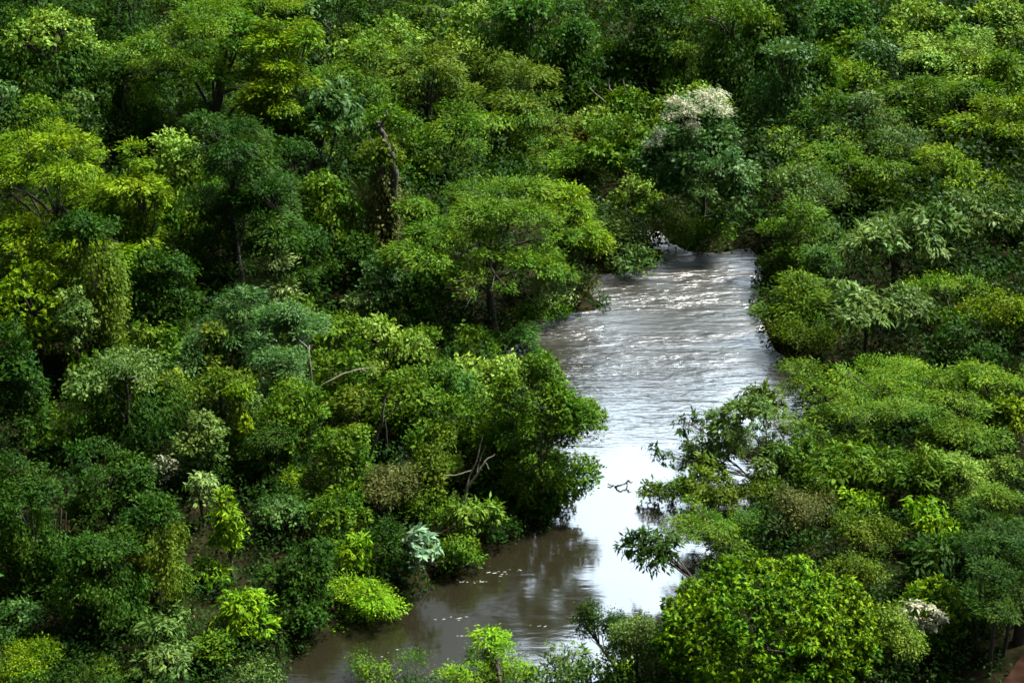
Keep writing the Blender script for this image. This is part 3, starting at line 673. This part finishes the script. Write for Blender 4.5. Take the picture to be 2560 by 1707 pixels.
# the black snag in the river
Y = at_height(1560, 1216, 0)[1]
stick_thing('snag', 'black forked snag sticking out of the bright water in mid river', 'snag',
    [[(1537,1216,1.6),(1541,1212,2.8),(1551,1207.5,2.2),(1560,1208,1.9),(1567,1207.5,2.2),(1571,1204,2.1),(1573,1202.5,2.4),(1577,1204.5,1.2),(1582,1204,.9)],
     [(1567,1207,1.5),(1567.5,1212,1.5),(1567,1217,1.3)]], Y, BLACKWOOD)
stick_thing('driftwood', 'short black stick afloat just left of the forked snag', 'driftwood', [[(1520,1209,1.6),(1527,1210.5,1.5),(1534,1212,1.2)]], at_height(1527,1211,0.03)[1], BLACKWOOD)
D_, a_ = near('brown vine-wrapped'); Yt = D_ - a_ * .3
stick_thing('dead_tree', 'twisted dead trunk with two bent limbs above the brown vine column', 'dead tree',
    [[(985,560,9),(985,430,9),(978,380,8),(962,345,6.5),(948,318,5.5),(940,306,3)],[(948,322,4),(960,302,3),(968,288,2.2),(966,276,1.4)],[(965,350,4.5),(955,400,4),(952,470,3.5),(945,560,3)]], Yt, BARK)
D_, a_ = near('green shrub just behind the pale'); Yt = D_ - a_ * 1.5
stick_thing('dead_branch', 'long pale arching dead branch above the scrub on the left bank', 'dead branch',
    [[(775,985,1.2),(790,970,2.0),(825,948,2.5),(862,932,2.1),(905,922,1.6),(945,920,.9)],[(905,922,1.5),(915,929,.8)]], Yt, PALE)
D_, a_ = near('soft blue-green feathery tree right'); Yt = D_ - a_ * 1.0
stick_thing('dead_sapling', 'thin pink-grey dead stem with a forked top left of the arching branch', 'dead sapling',
    [[(780,975,3),(778,925,2.8),(774,880,2.8),(773,862,2)],[(774,872,2),(760,860,1.5),(748,850,1)],[(774,872,2),(783,862,1.4)]], Yt, PALE)
D_, a_ = near('green scrub crown left of the bare'); Yt = D_ - a_ * 1.2
stick_thing('bare_sapling', 'bare grey sapling with fine branches in the central scrub', 'dead sapling',
    [[(925,1140,4),(945,1080,3.6),(957,1046,3.2),(962,1000,2),(978,955,1.2)],[(957,1046,2.4),(985,1025,1.6),(1002,990,1)],[(957,1046,1.8),(955,1010,1.2),(962,985,.8)],[(962,1050,2),(966,1085,1.6),(968,1120,1.4)],[(985,1025,1.2),(1008,1010,.8)]], Yt, BARK)
D_, a_ = near('olive scrub around the forked'); Yt = D_ - a_ * 1.3
stick_thing('bare_branches', 'forked bare tan sticks leaning up from the left bank scrub', 'dead branch',
    [[(1150,1265,3),(1170,1215,3),(1192,1180,2.6),(1215,1150,2.2),(1238,1135,1.6)],[(1160,1262,2.6),(1166,1225,2.4),(1172,1195,2.2),(1188,1160,1.8),(1200,1115,1.4),(1207,1085,1)],[(1192,1180,1.8),(1202,1145,1.2),(1215,1115,.9)],[(1212,1152,1.4),(1222,1172,1)],[(1110,1190,1.8),(1150,1182,1.4),(1180,1175,1)]], Yt, PALE)
D_, a_ = near('leafy green crown with bare grey'); Yt = D_ - a_ * 1.2
stick_thing('bare_branches', 'bare grey forked sticks above the low crowns below the vine dome', 'dead branch',
    [[(1557,280,2.4),(1555,255,2.2),(1540,238,2),(1524,222,1.6),(1522,196,1)],[(1555,258,1.8),(1567,240,1.4),(1558,200,1)],[(1522,262,1.6),(1500,245,1.4),(1475,222,1)],[(1492,290,2),(1475,278,1.6),(1460,270,1.2)]], Yt, PALE)
D_, a_ = near('light big-leaved shrub at the water'); Yt = D_ - a_ * 1.05
stick_thing('dead_branch', 'short pale bent limb in front of the light big-leaved waterside shrub', 'dead branch', [[(1119,1387,2.2),(1128,1368,3),(1138,1352,2.6),(1150,1345,1.4)],[(1134,1358,1.6),(1122,1352,1)]], Yt, PALE)
D_, a_ = near('green bushy shrub at the lower end'); Yt = D_ - a_ * 1.15
# leaning trunk and lianas in the shade at lower left
D_, a_ = near('very dark rounded tree'); Yt = D_ - .6
stick_thing('leaning_trunk', 'thick dark trunk leaning right with a curved limb, lower left', 'tree trunk',
    [[(70,1545,24),(95,1500,22),(130,1455,19),(175,1415,17),(235,1385,15),(300,1350,12),(350,1300,8)],[(128,1455,10),(122,1420,8),(112,1385,7),(104,1345,6),(98,1300,5)]], Yt, BARK)
for u0, v0, u1, v1, r, lb in ((152,1270,146,1690,2.6,'long straight liana hanging before the dark vine wall, nearest the leaning trunk'),
                              (165,1280,160,1520,1.8,'thinner straight liana right of the longest liana at lower left'),
                              (138,1300,134,1560,1.6,'thin liana left of the longest liana at lower left')):
    stick_thing('liana', lb, 'liana', [[(u0,v0,r),((u0+u1)/2+3,(v0+v1)/2,r),(u1,v1,r)]], Yt - .8, TWIG)['group'] = 'lianas hanging at lower left'
# white flowering branch beside the great round tree
D_, a_ = near('bright yellow-green tree with upright'); Yt = D_ - a_ * 1.05; s = Yt / CP / F
foot = on_ground(2285, 1690); foot = at_depth(2285, 1720, Yt); foot[2] = gh(foot[0], foot[1])
root = tag(empty('white_flowering_tree', foot), 'slender tree with white star-shaped flower sprays before the bright yellow-green tree', 'tree')
tb = Tubes(); top = at_depth(2300, 1548, Yt) - foot
tb.add(wiggle(rngs(3), np.zeros(3), top, 8, .04), np.linspace(.07, .035, 8), 7)
sprays = [(2285,1512,26,9),(2318,1522,26,11),(2300,1560,36,14),(2330,1568,24,10),(2252,1528,10,6),(2268,1550,18,10),(2340,1530,16,12),(2355,1548,14,11),(2290,1572,22,8)]
for u, v, ru, rv in sprays: tb.add(wiggle(rngs(u), top * .93, at_depth(u, v, Yt) - foot, 6, .02), np.linspace(.025, .010, 6), 5)
tb.build('trunk', PALE, root)
for u, v, ru, rv in sprays:
    st = dict(ST['P'], L=13, w=.36, n=5); (P, T, Nn, L, W, ti), _, _ = foliage(rngs(u), ru * s, ru * s * .8, rv * s, Yt, st, 1.1)
    leaves_mesh('flower_spray', P + at_depth(u, v, Yt) - foot, T, Nn, L, W, ti, LM['wh'], root)
# pole trunks by the path
for (u, v, h, r, lb) in ((2548,1605,3.0,.20,'thick black tree trunk beside the path at the right edge'),(2508,1640,2.6,.06,'slim dark pole trunk left of the thick black trunk'),
                         (2473,1690,2.6,.055,'slim dark pole trunk nearest the bottom edge by the path'),(2440,1600,3.0,.05,'thin grey pole trunk in the shade left of the path')):
    q = on_ground(u, v); rg = rngs(int(u)); root = tag(empty('pole_tree', q), lb, 'tree', 'pole trunks by the path')
    tb = Tubes(); tb.add(wiggle(rg, (0,0,-.1), (rg.normal(0,.1), .1, h), 8, .02), np.linspace(r, r * .7, 8), 8); tb.build('trunk', BARK, root)
    (P, T, Nn, L, W, ti), _, _ = foliage(rg, 1.1, 1.1, .55, q[1], ST['F'], .8, 14)
    leaves_mesh('crown', P + np.array([0, 0, h + .2]), T, Nn, L, W, ti, LM['dk'], root)
# small palm on the top edge
Yp = near('mid green dome near the top')[0] + 1; q = at_depth(1072, 22, Yp); b_ = np.array([q[0], q[1], gh(q[0], q[1])]); root = tag(empty('palm', b_), 'small palm with drooping grey-green fronds on the top edge', 'palm')
tb = Tubes(); tb.add(wiggle(rngs(1), (0,0,0), q - b_, 6, .05), np.linspace(.16,.11,6), 7); tb.build('trunk', BARK, root)
rg = rngs(8); Pl, Tl, Nl, Ll, Wl = [], [], [], [], []
for k in range(13):
    an = k * 2.4; d = np.array([math.cos(an), math.sin(an), rg.uniform(.1, .9)]); fr = rg.uniform(1.6, 2.2)
    for t_ in np.linspace(.1, 1, 16):
        c_ = q - b_ + d * fr * t_ + np.array([0, 0, -1.5 * t_ ** 2.2])
        for sg in (-1, 1):
            side = np.array([-d[1], d[0], 0]) * sg
            Pl.append(c_); Tl.append(side + d * .6 + np.array([0, 0, -.55])); Nl.append((0, 0, 1)); Ll.append(.62); Wl.append(.09)
leaves_mesh('crown', np.array(Pl), np.array(Tl), np.array(Nl, float), np.array(Ll), np.array(Wl), rg.random(len(Pl)), LM['gg'], root)

# ---------------------------------------------------------------- undergrowth on the banks, far wood, foam: nobody could count these
rg = rngs(77); mounds = []
while len(mounds) < 6000:
    Yd = 30 + 105 * rg.random() ** 1.2; X = rg.uniform(-1, 1) * (Yd * .40 + 3); mounds.append((X, Yd))
for j in range(len(POLY)):
    A, B = POLY[j], POLY[(j + 1) % len(POLY)]
    for _ in range(int(np.linalg.norm(B - A) * 3.2)):
        q = A + (B - A) * rg.random() + rg.normal(0, .22, 2); mounds.append((q[0], q[1]))
mounds = np.array(mounds); sd, _, _ = river_sd(mounds[:, 0], mounds[:, 1])
pc_ = np.array([(pa[i_] * (1 - f_) + pa[i_ + 1] * f_ + pb[i_] * (1 - f_) + pb[i_ + 1] * f_) / 2 for i_ in range(3) for f_ in np.linspace(0, 1, 6)])
pathy = np.min(np.hypot(mounds[:, 0][:, None] - pc_[None, :, 0], mounds[:, 1][:, None] - pc_[None, :, 1]), 1) < 1.7
k = (sd > -.12) & ~pathy; mounds = mounds[k]; sd = sd[k]; r = np.clip(rg.uniform(.5, 1.4, len(mounds)) * np.clip(mounds[:, 1] / 60, .85, 1.6), .25, .4 + sd * .6)
mz = ground_h(mounds[:, 0], mounds[:, 1]) + r * rg.uniform(0, .6, len(r)) + np.clip(sd - 3, 0, 4) * rg.uniform(0, .75, len(r)) * np.clip((mounds[:, 1] - 58) / 15, 0, 1); n = 380000
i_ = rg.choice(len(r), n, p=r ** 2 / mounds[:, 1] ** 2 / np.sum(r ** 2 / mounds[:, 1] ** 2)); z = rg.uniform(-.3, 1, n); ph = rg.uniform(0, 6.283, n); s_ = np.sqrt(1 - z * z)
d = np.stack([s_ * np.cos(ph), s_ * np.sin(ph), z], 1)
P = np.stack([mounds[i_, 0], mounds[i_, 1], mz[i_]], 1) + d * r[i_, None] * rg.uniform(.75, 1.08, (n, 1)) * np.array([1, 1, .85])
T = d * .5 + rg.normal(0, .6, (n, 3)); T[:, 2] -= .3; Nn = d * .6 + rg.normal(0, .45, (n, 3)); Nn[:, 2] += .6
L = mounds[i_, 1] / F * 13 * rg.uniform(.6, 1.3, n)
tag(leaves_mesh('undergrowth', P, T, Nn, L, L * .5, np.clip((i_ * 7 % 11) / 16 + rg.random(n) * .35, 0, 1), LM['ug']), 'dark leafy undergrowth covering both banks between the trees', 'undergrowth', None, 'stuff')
pc = []
for k in range(900):
    Yd = rg.uniform(30, 235); hw = Yd * .36
    rr_ = rg.uniform(2.5, 4.5)
    if Yd < 122: X = rg.choice([-1, 1]) * (.336 * Yd + 2.8 + rr_ * 1.25 + 36 * rg.random() ** 1.8)
    else: X = rg.uniform(-hw - 40, hw + 40)
    s_ = river_sd([X], [Yd])[0][0]
    if s_ < 4: continue
    pc.append((X, Yd, gh(X, Yd) + rg.uniform(3, 5.5), rr_))
pc = np.array(pc); n = 300000; i_ = rg.integers(0, len(pc), n)
z = rg.uniform(-.5, 1, n); ph = rg.uniform(0, 6.283, n); s_ = np.sqrt(1 - z * z); d = np.stack([s_ * np.cos(ph), s_ * np.sin(ph), z], 1)
lump = 1 + .18 * np.sin(d @ rg.normal(0, 4, (3, 1)) + i_[:, None]); P = pc[i_, :3] + d * pc[i_, 3:4] * np.array([1, 1, .95]) * lump * rg.uniform(.7, 1.05, (n, 1))
T = d * .5 + rg.normal(0, .6, (n, 3)); T[:, 2] -= .3; Nn = d * .7 + rg.normal(0, .4, (n, 3)); Nn[:, 2] += .6
L = np.clip(pc[i_, 1] * .0034, .38, .6) * rg.uniform(.6, 1.2, n); tag(leaves_mesh('far_wood', P, T, Nn, L, L * .5, (i_ % 7) / 9 + rg.random(n) * .25, LM['md']), 'dense green forest running on beyond the trees in view', 'forest', None, 'stuff')

m, t = new_mat('foam'); p = t.nodes.new('ShaderNodeBsdfPrincipled'); o = t.nodes.new('ShaderNodeOutputMaterial'); p.inputs['Base Color'].default_value = (.26,.26,.24,1); p.inputs['Roughness'].default_value = .7
t.links.new(p.outputs[0], o.inputs[0])
V, Fc = [], []
for (u, v, su, sv, cnt) in ((1235,1425,30,6,10),(1170,1452,45,2,14),(1270,1432,14,6,6),(1130,1545,40,3,7),(1165,1588,14,1,5),(930,1640,40,8,8),(980,1530,18,2,6),(1330,1560,25,3,4)):
    for _ in range(cnt):
        q = at_height(u + rg.normal(0, su), v + rg.normal(0, sv), .006)
        if river_sd([q[0]], [q[1]])[0][0] > -.1: continue
        r = rg.uniform(.006, .02) * (1.8 if rg.random() < .12 else 1); k0 = len(V); el = rg.uniform(1.8, 4.5); an = rg.normal(.1, .3)
        for j in range(8):
            a_ = j * math.pi / 4; rr = r * rg.uniform(.6, 1.2); x_, y_ = math.cos(a_) * rr * el, math.sin(a_) * rr
            V.append((q[0] + x_ * math.cos(an) - y_ * math.sin(an), q[1] + x_ * math.sin(an) + y_ * math.cos(an), .006))
        Fc += list(range(k0, k0 + 8))
tag(mesh_obj('foam', V, Fc, 8, m), 'small white flecks of foam drifting on the brown pool', 'foam', None, 'stuff')
print('faces', sum(len(o.data.polygons) for o in bpy.data.objects if o.type == 'MESH'))
